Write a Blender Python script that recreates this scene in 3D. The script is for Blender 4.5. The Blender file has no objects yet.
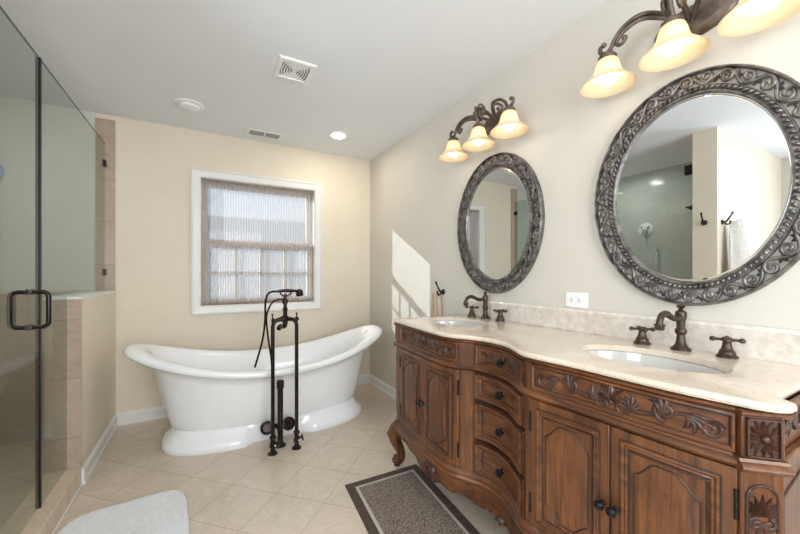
import bpy, bmesh, math, random
from mathutils import Vector, Matrix
PI = math.pi
S = bpy.context.scene
COL = S.collection
random.seed(4)

# ------------------------------------------------------------------ camera, world, sun, exposure
cam = bpy.data.cameras.new('camera'); cam.sensor_width = 36; cam.lens = 346 / 800 * 36
cam.shift_y = 6.5 / 800; cam.clip_start = .02
co = bpy.data.objects.new('camera', cam); COL.objects.link(co)
co.location = (0, 0, 1.2); co.rotation_euler = (PI / 2, 0, -math.atan2(196, 346)); S.camera = co
S.view_settings.view_transform = 'Standard'; S.view_settings.look = 'None'
S.view_settings.gamma = 1; S.view_settings.use_curve_mapping = False
S.view_settings.exposure = 0.30
w = bpy.data.worlds.new('sky'); S.world = w; w.use_nodes = True
bg = w.node_tree.nodes['Background']; bg.inputs[0].default_value = (.74, .87, 1, 1); bg.inputs[1].default_value = .6
sl = bpy.data.lights.new('sun', 'SUN'); sl.energy = 7.2; sl.angle = .006; sl.color = (.93, .97, 1)
so = bpy.data.objects.new('sun', sl); COL.objects.link(so)
so.rotation_euler = Vector((1.2, -1, -.549)).to_track_quat('-Z', 'Y').to_euler()
def area(name, loc, target, sx, sy, e, col):
    l = bpy.data.lights.new(name, 'AREA'); l.shape = 'RECTANGLE'; l.size = sx; l.size_y = sy; l.energy = e; l.color = col
    o = bpy.data.objects.new(name, l); COL.objects.link(o); o.location = loc
    o.rotation_euler = (Vector(target) - Vector(loc)).to_track_quat('-Z', 'Y').to_euler(); return o
area('fill_rear', (.35, -1.62, 1.45), (.45, 3, 2.2), 1.7, 1.5, 60, (.92, .96, 1))  # added fill light at an unseen opening behind the camera
area('daylight_side', (-2.31, -.25, 1.5), (-.5, .2, 2.0), 1.1, 1.2, 46, (.77, .88, 1))

# ------------------------------------------------------------------ materials
def lin(c): return tuple((x / 255 / 12.92) if x / 255 <= .04045 else ((x / 255 + .055) / 1.055) ** 2.4 for x in c) + (1,)
def mat(name, rgb, rough=.5, metal=0, spec=.5, coat=0):
    m = bpy.data.materials.new(name); m.use_nodes = True
    b = m.node_tree.nodes['Principled BSDF']
    b.inputs['Base Color'].default_value = lin(rgb); b.inputs['Roughness'].default_value = rough
    b.inputs['Metallic'].default_value = metal; b.inputs['Specular IOR Level'].default_value = spec
    b.inputs['Coat Weight'].default_value = coat; b.inputs['Coat Roughness'].default_value = .1
    return m
class NT:
    def __init__(s, m): s.m = m; s.t = m.node_tree; s.b = s.t.nodes.get('Principled BSDF')
    def n(s, typ, **k):
        nd = s.t.nodes.new(typ)
        for a, v in k.items():
            if a.startswith('i_'):
                key = a[2:]; key = int(key) if key.isdigit() else key.replace('_', ' ')
                nd.inputs[key].default_value = v
            else: setattr(nd, a, v)
        return nd
    def l(s, a, b): s.t.links.new(a, b)
    def coords(s, scale=(1, 1, 1), rot=(0, 0, 0), loc=(0, 0, 0)):
        tc = s.n('ShaderNodeTexCoord'); mp = s.n('ShaderNodeMapping')
        mp.inputs['Scale'].default_value = scale; mp.inputs['Rotation'].default_value = rot; mp.inputs['Location'].default_value = loc
        s.l(tc.outputs['Object'], mp.inputs[0]); return mp.outputs[0]
    def noise(s, vec, scale, detail=4, rough=.6, dist=0):
        nd = s.n('ShaderNodeTexNoise'); nd.inputs['Scale'].default_value = scale; nd.inputs['Detail'].default_value = detail
        nd.inputs['Roughness'].default_value = rough; nd.inputs['Distortion'].default_value = dist
        s.l(vec, nd.inputs['Vector']); return nd.outputs['Fac']
    def ramp(s, fac, stops):
        nd = s.n('ShaderNodeValToRGB'); e = nd.color_ramp.elements
        while len(e) < len(stops): e.new(.5)
        for i, (p, c) in enumerate(stops): e[i].position = p; e[i].color = lin(c)
        s.l(fac, nd.inputs[0]); return nd.outputs[0]
    def mix(s, fac, a, b, mode='MIX'):
        nd = s.n('ShaderNodeMix', data_type='RGBA', blend_type=mode)
        for v, i in ((fac, 0), (a, 6), (b, 7)):
            if isinstance(v, (int, float, tuple)): nd.inputs[i].default_value = v
            else: s.l(v, nd.inputs[i])
        return nd.outputs[2]
    def bump(s, h, strength, dist=.01):
        nd = s.n('ShaderNodeBump'); nd.inputs['Strength'].default_value = strength; nd.inputs['Distance'].default_value = dist
        s.l(h, nd.inputs['Height']); s.l(nd.outputs[0], s.b.inputs['Normal'])
def noisy(name, rgb1, rgb2, scale, rough=.5, bump=0, bscale=None, metal=0, stretch=(1, 1, 1), lo=.35, hi=.65, spec=.5, coat=0):
    m = mat(name, rgb1, rough, metal, spec, coat); t = NT(m); v = t.coords(stretch)
    f = t.noise(v, scale); t.l(t.ramp(f, [(lo, rgb1), (hi, rgb2)]), t.b.inputs['Base Color'])
    if bump: t.bump(t.noise(v, bscale or scale), bump)
    return m
M = {}
M['paint'] = noisy('wall_paint', (206, 200, 188), (209, 203, 192), 3, .6, .04, 260)
M['cream'] = noisy('cream_wall_tone', (225, 214, 194), (228, 218, 199), 3, .6, .04, 260)  # creamier tone than the right wall, for back, knee and partition walls
M['shw'] = noisy('shower_gray', (208, 208, 203), (213, 213, 208), 3, .4)
M['ceil'] = noisy('ceiling_paint', (233, 235, 238), (235, 237, 240), 2, .8, .04, 200)
M['trim'] = noisy('white_trim_paint', (226, 225, 222), (230, 229, 226), 3, .35)
M['white'] = noisy('white_plastic', (236, 236, 234), (240, 240, 238), 5, .4)
M['tub'] = noisy('white_acrylic', (240, 241, 243), (243, 244, 246), 2, .1, coat=.5)
M['porcelain'] = noisy('porcelain', (204, 201, 195), (210, 207, 202), 3, .08, coat=.4)
M['bronze'] = noisy('oiled_bronze', (36, 31, 29), (58, 48, 41), 30, .3, metal=.75)
M['fixture'] = noisy('pewter_bronze', (80, 69, 61), (116, 102, 90), 25, .42, metal=.55, bump=.15, bscale=90)
M['faucet'] = noisy('faucet_bronze', (62, 52, 44), (88, 74, 62), 30, .36, metal=.7)
M['frame'] = noisy('pewter_frame', (78, 75, 73), (138, 132, 126), 28, .38, metal=.7, bump=.2, bscale=120)
M['black'] = noisy('black_metal', (14, 14, 15), (26, 25, 25), 20, .25, metal=.3)
M['seal'] = noisy('black_seal', (8, 9, 9), (14, 15, 15), 20, .4)
M['chrome'] = noisy('chrome', (190, 192, 195), (215, 216, 218), 20, .12, metal=1)
M['knob'] = noisy('black_knob', (20, 20, 23), (36, 35, 38), 40, .25, metal=.5)
M['dark'] = noisy('dark_slot', (46, 46, 46), (58, 58, 58), 20, .8)
M['rugw'] = noisy('white_cotton', (228, 230, 234), (248, 248, 250), 120, .95, .6, 220)
M['matb'] = noisy('dark_binding', (66, 54, 46), (86, 72, 62), 60, .85, .3, 300)
M['matl'] = noisy('light_band', (176, 166, 154), (190, 180, 168), 150, .9)
M['matc'] = noisy('speckled_weave', (80, 70, 60), (156, 141, 125), 130, .95, .5, 260, lo=.38, hi=.62)
M['slotg'] = noisy('gray_slot', (118, 118, 117), (134, 134, 132), 20, .8)
M['gedge'] = noisy('glass_edge_green', (92, 106, 98), (112, 126, 118), 10, .2)
M['towel'] = noisy('striped_towel', (176, 150, 124), (206, 186, 164), 60, .95, .4, 200, stretch=(1, 1, .05))
M['towelw'] = noisy('cream_towel', (226, 220, 214), (236, 232, 226), 40, .95, .4, 180)
M['blue'] = noisy('pale_blue', (150, 172, 208), (176, 194, 222), 30, .4)
M['mirror'] = noisy('mirror_silver', (226, 229, 230), (230, 233, 234), 1, .01, metal=1)
M['bark'] = noisy('bark', (74, 70, 72), (112, 106, 104), 12, .9, .5, 30)
M['siding'] = noisy('neighbour_siding', (112, 118, 126), (128, 134, 142), 3, .8)
M['roof'] = noisy('snowy_roof', (136, 142, 150), (152, 158, 166), 4, .8)
M['snow'] = noisy('snow_ground', (150, 155, 162), (165, 170, 177), 2, .8)
M['taupe'] = noisy('taupe_sash', (196, 186, 178), (206, 197, 189), 6, .5)

def emis(name, rgb, strength):
    m = bpy.data.materials.new(name); m.use_nodes = True; t = m.node_tree
    t.nodes.remove(t.nodes['Principled BSDF']); e = t.nodes.new('ShaderNodeEmission')
    e.inputs[0].default_value = rgb; e.inputs[1].default_value = strength
    t.links.new(e.outputs[0], t.nodes['Material Output'].inputs[0]); return m
M['bulb'] = emis('lit_bulb', (1, .88, .70, 1), 8)
M['can'] = emis('lit_downlight', (1, .9, .76, 1), 120)
M['can2'] = emis('lit_shower_downlight', (1, .98, .95, 1), 150)

def wood(name, a, b, c, axis='z', scale=1):
    m = mat(name, a, .36, coat=.12); t = NT(m)
    st = {'z': (16, 16, .9), 'y': (16, .9, 16)}[axis]
    v = t.coords(tuple(x * scale for x in st))
    f = t.noise(v, 3.2, 8, .65, .6)
    c1 = t.ramp(f, [(.31, c), (.5, a), (.7, b)])
    f2 = t.noise(t.coords((1, 1, 1)), 6, 3); c2 = t.ramp(f2, [(.3, (190, 176, 168)), (.7, (255, 255, 255))])
    col = t.mix(1.0, c1, c2, 'MULTIPLY')
    f3 = t.noise(t.coords((1, 1, 1)), 75, 2); c3 = t.ramp(f3, [(.24, (90, 70, 60)), (.31, (255, 255, 255))])
    col = t.mix(1.0, col, c3, 'MULTIPLY')
    t.l(col, t.b.inputs['Base Color']); t.bump(f, .08); return m
M['wood'] = wood('walnut_stain', (109, 65, 33), (141, 90, 49), (56, 33, 18))
M['woodh'] = wood('walnut_stain_rails', (106, 63, 32), (138, 87, 48), (55, 32, 18), 'y')
M['carve'] = wood('carved_walnut', (74, 46, 34), (104, 68, 50), (46, 29, 23))
M['glaze_gap'] = noisy('dark_glaze_gap_shade', (42, 26, 21), (62, 38, 29), 20, .4)  # antique glaze lines; also the painted gap shade on the carcass
M['inside'] = noisy('dark_inside', (40, 26, 20), (54, 36, 27), 8, .7)

def tiles(name, sx, sy, rot, loc, ca, cb, grout, gw, rough, brick=False, plane='xy', vein=(0, 0, 0), veinf=.0):
    m = mat(name, ca, rough); t = NT(m)
    tc = t.n('ShaderNodeTexCoord'); sep = t.n('ShaderNodeSeparateXYZ'); t.l(tc.outputs['Object'], sep.inputs[0])
    cmb = t.n('ShaderNodeCombineXYZ'); idx = {'x': 0, 'y': 1, 'z': 2}
    t.l(sep.outputs[idx[plane[0]]], cmb.inputs[0]); t.l(sep.outputs[idx[plane[1]]], cmb.inputs[1])
    mp = t.n('ShaderNodeMapping'); mp.inputs['Rotation'].default_value = (0, 0, rot); mp.inputs['Location'].default_value = loc
    t.l(cmb.outputs[0], mp.inputs[0])
    br = t.n('ShaderNodeTexBrick'); br.offset = .5 if brick else 0; br.squash = 1
    br.inputs['Color1'].default_value = (.25, .25, .25, 1); br.inputs['Color2'].default_value = (.85, .85, .85, 1); br.inputs['Mortar'].default_value = (0, 0, 0, 1)
    br.inputs['Scale'].default_value = 1; br.inputs['Brick Width'].default_value = sx; br.inputs['Row Height'].default_value = sy
    br.inputs['Mortar Size'].default_value = gw; br.inputs['Mortar Smooth'].default_value = .1
    t.l(mp.outputs[0], br.inputs[0])
    n1 = t.noise(mp.outputs[0], 7, 7, .65, 1.2); n2 = t.noise(mp.outputs[0], 24, 4)
    base = t.ramp(br.outputs['Color'], [(.2, ca), (.9, cb)])
    col = t.mix(.55, base, t.ramp(n1, [(.3, cb), (.5, ca), (.7, tuple(min(255, int(x * 1.06)) for x in cb))]))
    if veinf:
        vv = t.noise(mp.outputs[0], 4, 9, .7, 2.5); vr = t.ramp(vv, [(.485, (255, 255, 255)), (.5, vein), (.515, (255, 255, 255))])
        col = t.mix(veinf, col, vr, 'MULTIPLY')
    col = t.mix(br.outputs['Fac'], col, lin(grout)); t.l(col, t.b.inputs['Base Color'])
    bp = t.n('ShaderNodeMath', operation='MULTIPLY'); bp.inputs[1].default_value = -1; t.l(br.outputs['Fac'], bp.inputs[0])
    t.bump(bp.outputs[0], .25, .004)
    return m
M['floor'] = tiles('marble_floor_tile', .287, .287, PI / 4, (.005, .082, 0), (204, 189, 170), (212, 198, 181), (184, 168, 150), .0026, .17, vein=(206, 188, 166), veinf=.35)
M['tan'] = tiles('tan_wall_tile', .33, .33, 0, (.1, .05, 0), (176, 156, 138), (188, 168, 150), (150, 134, 118), .002, .3, plane='xz', vein=(205, 190, 176), veinf=.5)
M['tanx'] = tiles('tan_wall_tile_side', .33, .33, 0, (.1, .05, 0), (176, 156, 138), (188, 168, 150), (150, 134, 118), .002, .3, plane='yz', vein=(205, 190, 176), veinf=.5)
M['curb'] = tiles('tan_curb_tile', .33, .33, 0, (.1, .05, 0), (206, 186, 164), (214, 196, 176), (180, 162, 142), .002, .25, plane='xy', vein=(215, 200, 184), veinf=.5)
M['subway'] = tiles('subway_tile', .15, .075, 0, (0, 0, 0), (206, 204, 198), (211, 209, 203), (196, 194, 188), .002, .15, True, 'yz')
def marble():
    m = mat('cream_marble', (232, 218, 198), .12, coat=.3); t = NT(m); v = t.coords()
    n1 = t.noise(v, 5, 8, .65, 1.5); c = t.ramp(n1, [(.3, (214, 196, 172)), (.5, (222, 208, 190)), (.7, (214, 199, 178))])
    n2 = t.noise(v, 3, 9, .7, 2.5); r = t.ramp(n2, [(.488, (255, 255, 255)), (.5, (214, 190, 160)), (.512, (255, 255, 255))])
    t.l(t.mix(.55, c, r, 'MULTIPLY'), t.b.inputs['Base Color']); return m
M['marble'] = marble()
M['splash'] = noisy('speckled_marble', (206, 196, 184), (226, 218, 208), 34, .18, coat=.2)
def glassm(name, tint, ior=1.5, rough=.0, haze=0, hazec=(1, 1, 1, 1)):
    m = bpy.data.materials.new(name); m.use_nodes = True; t = NT(m); t.t.nodes.remove(t.b); out = t.t.nodes['Material Output']
    tr = t.n('ShaderNodeBsdfTransparent'); tr.inputs[0].default_value = tint
    gl = t.n('ShaderNodeBsdfGlossy'); gl.inputs['Roughness'].default_value = rough
    fr = t.n('ShaderNodeFresnel'); fr.inputs[0].default_value = ior
    a = tr.outputs[0]
    if haze:
        tl = t.n('ShaderNodeBsdfTranslucent'); tl.inputs[0].default_value = hazec
        mh = t.n('ShaderNodeMixShader'); mh.inputs[0].default_value = haze; t.l(a, mh.inputs[1]); t.l(tl.outputs[0], mh.inputs[2]); a = mh.outputs[0]
    geo = t.n('ShaderNodeNewGeometry'); inv = t.n('ShaderNodeMath', operation='SUBTRACT'); inv.inputs[0].default_value = 1; t.l(geo.outputs['Backfacing'], inv.inputs[1])
    fm_ = t.n('ShaderNodeMath', operation='MULTIPLY'); t.l(fr.outputs[0], fm_.inputs[0]); t.l(inv.outputs[0], fm_.inputs[1])
    mx = t.n('ShaderNodeMixShader'); t.l(fm_.outputs[0], mx.inputs[0]); t.l(a, mx.inputs[1]); t.l(gl.outputs[0], mx.inputs[2])
    t.l(mx.outputs[0], out.inputs[0]); return m
M['glass'] = glassm('shower_glass', (.865, .905, .885, 1))
M['pane'] = glassm('frosted_pane', (.95, .97, .98, 1), haze=.12)
def cloth():
    m = bpy.data.materials.new('sheer_pleats'); m.use_nodes = True; t = NT(m); t.t.nodes.remove(t.b); out = t.t.nodes['Material Output']
    df = t.n('ShaderNodeBsdfDiffuse'); df.inputs[0].default_value = lin((214, 204, 196))
    tl = t.n('ShaderNodeBsdfTranslucent'); tl.inputs[0].default_value = lin((214, 206, 200))
    tr = t.n('ShaderNodeBsdfTransparent'); tr.inputs[0].default_value = (1, 1, 1, 1)
    m1 = t.n('ShaderNodeMixShader'); m1.inputs[0].default_value = .55; t.l(df.outputs[0], m1.inputs[1]); t.l(tl.outputs[0], m1.inputs[2])
    m2 = t.n('ShaderNodeMixShader'); m2.inputs[0].default_value = .58; t.l(m1.outputs[0], m2.inputs[1]); t.l(tr.outputs[0], m2.inputs[2])
    t.l(m2.outputs[0], out.inputs[0]); return m
M['sheer'] = cloth()
M['hem'] = noisy('woven_hem', (150, 134, 118), (206, 196, 184), 140, .9)
def shade():
    m = bpy.data.materials.new('amber_glass'); m.use_nodes = True; t = NT(m); t.t.nodes.remove(t.b); out = t.t.nodes['Material Output']
    v = t.coords(); f = t.noise(v, 20, 4); c = t.ramp(f, [(.3, (250, 232, 200)), (.7, (254, 242, 218))])
    df = t.n('ShaderNodeBsdfDiffuse'); tl = t.n('ShaderNodeBsdfTranslucent'); gl = t.n('ShaderNodeBsdfGlossy'); gl.inputs['Roughness'].default_value = .2
    t.l(c, df.inputs[0]); t.l(c, tl.inputs[0])
    m1 = t.n('ShaderNodeMixShader'); m1.inputs[0].default_value = .5; t.l(df.outputs[0], m1.inputs[1]); t.l(tl.outputs[0], m1.inputs[2])
    m2 = t.n('ShaderNodeMixShader'); m2.inputs[0].default_value = .05; t.l(m1.outputs[0], m2.inputs[1]); t.l(gl.outputs[0], m2.inputs[2])
    t.l(m2.outputs[0], out.inputs[0]); return m
M['shade'] = shade()

# ------------------------------------------------------------------ mesh builder
def V(*a): return Vector(a)
class MB:
    def __init__(s): s.v = []; s.f = []
    def add(s, vs, fs):
        o = len(s.v); s.v += [tuple(x) for x in vs]; s.f += [tuple(i + o for i in f) for f in fs]; return s
    def box(s, x0, x1, y0, y1, z0, z1):
        vs = [(x, y, z) for z in (z0, z1) for y in (y0, y1) for x in (x0, x1)]
        return s.add(vs, [(0, 2, 3, 1), (4, 5, 7, 6), (0, 1, 5, 4), (2, 6, 7, 3), (0, 4, 6, 2), (1, 3, 7, 5)])
    def grid(s, rows, closed=False, cap0=False, cap1=False):
        n = len(rows[0]); vs = [p for r in rows for p in r]; fs = []
        for i in range(len(rows) - 1):
            for j in range(n if closed else n - 1):
                k = (j + 1) % n; fs.append((i * n + j, i * n + k, (i + 1) * n + k, (i + 1) * n + j))
        if cap0: fs.append(tuple(range(n - 1, -1, -1)))
        if cap1: fs.append(tuple((len(rows) - 1) * n + j for j in range(n)))
        return s.add(vs, fs)
    def lathe(s, prof, c, axis=(0, 0, 1), seg=24, cap=True):
        ax = V(*axis).normalized(); a = ax.orthogonal().normalized(); b = ax.cross(a); c = V(*c)
        rows = [[c + ax * h + (a * math.cos(2 * PI * k / seg) + b * math.sin(2 * PI * k / seg)) * max(r, 1e-5) for k in range(seg)] for r, h in prof]
        return s.grid(rows, True, cap, cap)
    def tube(s, pts, r, seg=8, cap=True, up=None, flat=1.0):
        P = [V(*p) for p in pts]; n = len(P); R = r if isinstance(r, (list, tuple)) else [r] * n
        T = [(P[min(i + 1, n - 1)] - P[max(i - 1, 0)]).normalized() for i in range(n)]
        u = V(*up) if up else T[0].orthogonal(); rows = []
        for i in range(n):
            u = (u - T[i] * u.dot(T[i])); u = u.normalized() if u.length > 1e-6 else T[i].orthogonal().normalized()
            b = T[i].cross(u)
            rows.append([P[i] + (u * math.cos(2 * PI * k / seg) * flat + b * math.sin(2 * PI * k / seg)) * R[i] for k in range(seg)])
            if up: u = V(*up)
        return s.grid(rows, True, cap, cap)
    def ball(s, c, rx, ry=None, rz=None, seg=14, rings=8):
        ry = ry or rx; rz = rz or rx; rows = []
        for i in range(rings + 1):
            t = PI * i / rings; sr = max(math.sin(t), 1e-4)
            rows.append([(c[0] + rx * sr * math.cos(2 * PI * k / seg), c[1] + ry * sr * math.sin(2 * PI * k / seg), c[2] - rz * math.cos(t)) for k in range(seg)])
        return s.grid(rows, True, True, True)
    def build(s, name, m, parent=None, smooth=40, bevel=0, seg=2, solid=0):
        me = bpy.data.meshes.new(name); me.from_pydata(s.v, [], s.f); me.materials.append(m)
        bm = bmesh.new(); bm.from_mesh(me); bmesh.ops.recalc_face_normals(bm, faces=bm.faces); bm.to_mesh(me); bm.free()
        if smooth:
            for p in me.polygons: p.use_smooth = True
            me.set_sharp_from_angle(angle=math.radians(smooth))
        o = bpy.data.objects.new(name, me); COL.objects.link(o)
        if parent: o.parent = parent; o.matrix_parent_inverse = world_of(parent).inverted()
        if solid:
            d = o.modifiers.new('thick', 'SOLIDIFY'); d.thickness = solid; d.offset = 0
        if bevel:
            b = o.modifiers.new('bevel', 'BEVEL'); b.width = bevel; b.segments = seg; b.limit_method = 'ANGLE'; b.angle_limit = math.radians(40)
        return o
def world_of(o):
    m = Matrix.LocRotScale(o.location, o.rotation_euler, o.scale)
    return (world_of(o.parent) @ o.matrix_parent_inverse @ m) if o.parent else m
def tag(o, label=None, cat=None, group=None, kind=None):
    for k, v in (('label', label), ('category', cat), ('group', group), ('kind', kind)):
        if v: o[k] = v
    return o
def thing(name, loc, label, cat, group=None):
    o = bpy.data.objects.new(name, None); COL.objects.link(o); o.location = loc; o.empty_display_size = .05
    return tag(o, label, cat, group)
def struct(name, mb, m, parent=None, **k):
    o = mb.build(name, m, parent, **k)
    if not parent: o['kind'] = 'structure'
    return o
def copy_tree(o, parent=None):
    c = o.copy(); COL.objects.link(c)
    if parent: c.parent = parent
    for ch in [x for x in COL.objects if x.parent == o]: copy_tree(ch, c)
    return c
def cat_interp(pts, n):                                  # Catmull-Rom through points
    P = [V(*p) for p in pts]; out = []
    Q = [P[0] * 2 - P[1]] + P + [P[-1] * 2 - P[-2]]
    for i in range(1, len(Q) - 2):
        a, b, c, d = Q[i - 1:i + 3]
        for k in range(n):
            t = k / n; out.append(.5 * ((2 * b) + (c - a) * t + (2 * a - 5 * b + 4 * c - d) * t * t + (3 * b - a - 3 * c + d) * t ** 3))
    out.append(P[-1]); return out

XR, YB, XL, H = 1.59, 3.48, -.605, 2.44       # vanity wall, window wall, knee wall face, ceiling
XA, YF, XS = -2.26, -1.6, -1.65               # alcove wall, wall behind, shower wall
# ------------------------------------------------------------------ structure
struct('floor', MB().box(XA - .1, XR + .1, YF - .1, YB + .15, -.1, 0), M['floor'])
struct('ceiling', MB().box(XA - .1, XR + .1, YF - .1, YB + .15, H, H + .12), M['ceil'])
struct('wall_right', MB().box(XR, XR + .12, YF - .1, YB + .15, 0, H), M['paint'])
WX0, WX1, WZ0, WZ1 = -.03, .98, .91, 2.045
def holed(axis, p0, p1, a0, a1, z0, z1, h0, h1, hz0, hz1):
    m = MB()
    for (u0, u1, w0, w1) in ((a0, h0, z0, z1), (h1, a1, z0, z1), (h0, h1, z0, hz0), (h0, h1, hz1, z1)):
        if axis == 'y': m.box(u0, u1, p0, p1, w0, w1)
        else: m.box(p0, p1, u0, u1, w0, w1)
    return m
struct('wall_back', holed('y', YB, YB + .15, XA - .1, XR, 0, H, WX0, WX1, WZ0, WZ1), M['cream'])
struct('wall_front', holed('y', YF - .1, YF, XA - .1, XR, 0, H, -.5, 1.2, .7, 2.2), M['paint'])
struct('wall_left', holed('x', XA - .1, XA, YF, YB, 0, H, -.8, .3, .9, 2.1), M['paint'])
struct('wall_partition', MB().box(XA, XL, 1.22, 1.39, 0, H), M['cream'])
struct('wall_shower', MB().box(XS - .1, XS, 1.39, YB, 0, H), M['subway'])
# shower: lower tan tile on the back, knee wall, curb
struct('wall_shower_back', MB().box(XS, -.76, YB - .012, YB, 0, 1.06), M['tan'])
KY = 2.60
struct('wall_knee', MB().box(-.745, XL, KY + .012, YB, 0, 1.055), M['cream'])
struct('wall_shower_upper', MB().box(XS, -.730, YB - .010, YB, 1.07, H), M['shw'])
struct('trim_1', MB().box(-.76, XL, KY, KY + .012, 0, 1.055), M['tan'])
struct('trim_2', MB().box(-.76, -.745, KY + .012, YB - .012, 0, 1.055), M['tanx'])
struct('trim_3', MB().box(-.762, XL + .003, KY - .003, YB - .012, 1.055, 1.068), M['trim'], bevel=.002)
struct('trim_4', MB().box(-.728, XL - .003, YB - .012, YB, 1.068, 2.40), M['tan'])
struct('trim_5', MB().box(-.765, XL + .0, 1.39, KY, 0, .107), M['curb'], bevel=.004)
struct('trim_6', MB().box(XL - .001, XL + .004, 1.39, KY, 0, .012), M['trim'])
def base(name, path, closed=False):
    prof = [(0, 0), (.018, 0), (.018, .018), (.013, .022), (.013, .078), (.009, .086), (.004, .094), (.004, .1), (0, .1)]
    rows = []
    for x, y, nx, ny in path: rows.append([(x + nx * d, y + ny * d, z) for d, z in prof])
    return struct(name, MB().grid(rows, True, True, True), M['trim'], smooth=25)
base('baseboard_back', [(XL, YB, 1, -1), (XR, YB, -1, -1)])
base('baseboard_right', [(XR, YB, -1, -1), (XR, YF, -1, 1)])
base('baseboard_left', [(XL, YB, 1, -1), (XL, KY - .002, 1, 0)])

# window: casing, jamb, sashes, panes
wi = tag(bpy.data.objects.new('window_1', None), kind='structure'); COL.objects.link(wi); wi.location = (.475, YB, .91)
def rect_frame(x0, x1, z0, z1, wd, prof):               # prof: (inset from outer edge 0..wd, y)
    m = MB(); rows = []
    for cx, cz, sx, sz in ((x0, z0, 1, 1), (x1, z0, -1, 1), (x1, z1, -1, -1), (x0, z1, 1, -1), (x0, z0, 1, 1)):
        rows.append([(cx + sx * i, y, cz + sz * i) for i, y in prof])
    m.grid(rows, True); return m
cp = [(0, YB), (0, YB - .02), (.012, YB - .024), (.02, YB - .018), (.055, YB - .014), (.066, YB - .012), (.072, YB - .006), (.072, YB + .001)]
rect_frame(-.098, 1.048, .84, 2.113, .072, cp).build('casing', M['trim'], wi, smooth=30)
rect_frame(-.031, .981, .909, 2.046, .01, [(0, YB - .004), (.008, YB - .004), (.008, YB + .14), (0, YB + .14)]).build('jamb', M['trim'], wi, smooth=30)
def sash(z0, z1, y, wd):
    return rect_frame(-.02, .97, z0, z1, wd, [(0, y), (wd, y), (wd, y + .035), (0, y + .035)]).build('sash', M['taupe'], wi, smooth=30)
s1 = sash(1.46, 2.037, YB + .10, .05); s2 = sash(.918, 1.50, YB + .06, .055)
MB().box(.02, .94, YB + .115, YB + .12, 1.50, 2.0).build('pane', M['pane'], s1)
MB().box(.03, .925, YB + .075, YB + .08, .96, 1.46).build('pane', M['pane'], s2)
g = MB()
for x in (.255, .475, .695): g.box(x - .009, x + .009, YB + .068, YB + .088, .965, 1.45)
g.box(.03, .92, YB + .068, YB + .088, 1.20, 1.218); g.build('muntin', M['taupe'], s2)

# pleated sheer shade inside the frame
bl = thing('pleated_shade', (.475, YB + .03, 2.03), 'sheer taupe shade with narrow vertical pleats drawn across the window', 'window shade')
npl = 46; xs = [-.018 + .986 * i / (npl * 2) for i in range(npl * 2 + 1)]
rows = [[(x + .0015 * math.sin(z * 9 + x * 30), YB + .03 + (.009 if i % 2 else -.009), z) for i, x in enumerate(xs)] for z in [.925 + 1.105 * k / 12 for k in range(13)]]
MB().grid(rows).build('fabric', M['sheer'], bl, smooth=0)
for z in (2.018, .922):
    r2 = [[(x, YB + .029 + (.011 if i % 2 else -.011), zz) for i, x in enumerate(xs)] for zz in (z, z + .016)]
    MB().grid(r2).build('rail', M['hem'], bl, smooth=0, solid=.003)
m = MB(); m.tube([(.925, YB + .012, 2.0), (.925, YB + .012, 1.42)], .0012, 5); m.build('cord', M['taupe'], bl)
MB().lathe([(.004, 0), (.008, .012), (.007, .03), (.003, .04)], (.925, YB + .012, 1.385), seg=10).build('tassel', M['hem'], bl)

# outside: snow, neighbour house, tree
struct('ground_outside', MB().box(-14, 16, YB + .6, 30, -3.2, -3.0), M['snow'])
hs = thing('neighbour_house', (3, 13, -3), 'gray neighbouring house with gabled roof seen through the window', 'house')
MB().box(-1.2, 9, 12, 18, -3, 1.3).build('wall', M['siding'], hs)
MB().add([(-1.6, 11.6, 1.25), (9.4, 11.6, 1.25), (9.4, 15, 3.4), (-1.6, 15, 3.4), (9.4, 18.4, 1.25), (-1.6, 18.4, 1.25)], [(0, 1, 2, 3), (3, 2, 4, 5), (0, 3, 5), (1, 4, 2), (0, 5, 4, 1)]).build('roof', M['roof'], hs, smooth=0)
for i, (tx, ty, hh) in enumerate(((-1.35, 9.0, 6.5), (-.75, 10.2, 7.2))):
    tr = thing('bare_tree', (tx, ty, -3), ('bare dark tree left of the house beyond the window', 'bare slim tree just left of the house roof outside')[i], 'tree', 'trees outside the window')
    t = MB(); t.tube([(tx, ty, -3), (tx + .05, ty, 0), (tx - .05, ty, hh - 3)], [.2, .15, .05], 10); t.build('trunk', M['bark'], tr)
    b = MB(); rr = random.Random(i + 3)
    for k in range(26):
        z = -.2 + (hh - 3.2) * k / 26; a = rr.uniform(0, 2 * PI); L = rr.uniform(.5, 1.3)
        p0 = V(tx, ty, z); p1 = p0 + V(math.cos(a), math.sin(a), .7) * L * .5; p2 = p1 + V(math.cos(a + .4), math.sin(a + .4), 1.0) * L * .5
        b.tube([p0, p1, p2], [.04, .025, .008], 6)
    b.build('branches', M['bark'], tr)

# ------------------------------------------------------------------ shower glass
GX = -.67
gp = thing('shower_glass_panel', (GX, 2.23, .107), 'fixed clear glass panel notched over the tiled knee wall', 'glass panel')
pl = [(2.236, .11), (KY - .004, .11), (KY - .004, 1.07), (YB - .003, 1.07), (YB - .003, 2.205), (2.236, 2.205)]
vs = [(GX + dx, y, z) for dx in (-.005, .005) for y, z in pl]
MB().add(vs, [(0, 1, 2, 5), (2, 3, 4, 5), (6, 11, 8, 7), (8, 11, 10, 9)] + [(i, 6 + i, 6 + (i + 1) % 6, (i + 1) % 6) for i in range(6)]).build('pane', M['glass'], gp, smooth=0)
for z in (2.05, 1.21):
    MB().box(GX - .012, GX + .012, YB - .055, YB - .001, z - .025, z + .025).build('clip', M['black'], gp, bevel=.003)
MB().box(GX - .009, GX + .009, 2.2235, 2.2355, .11, 2.205).build('seal', M['seal'], gp)
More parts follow.
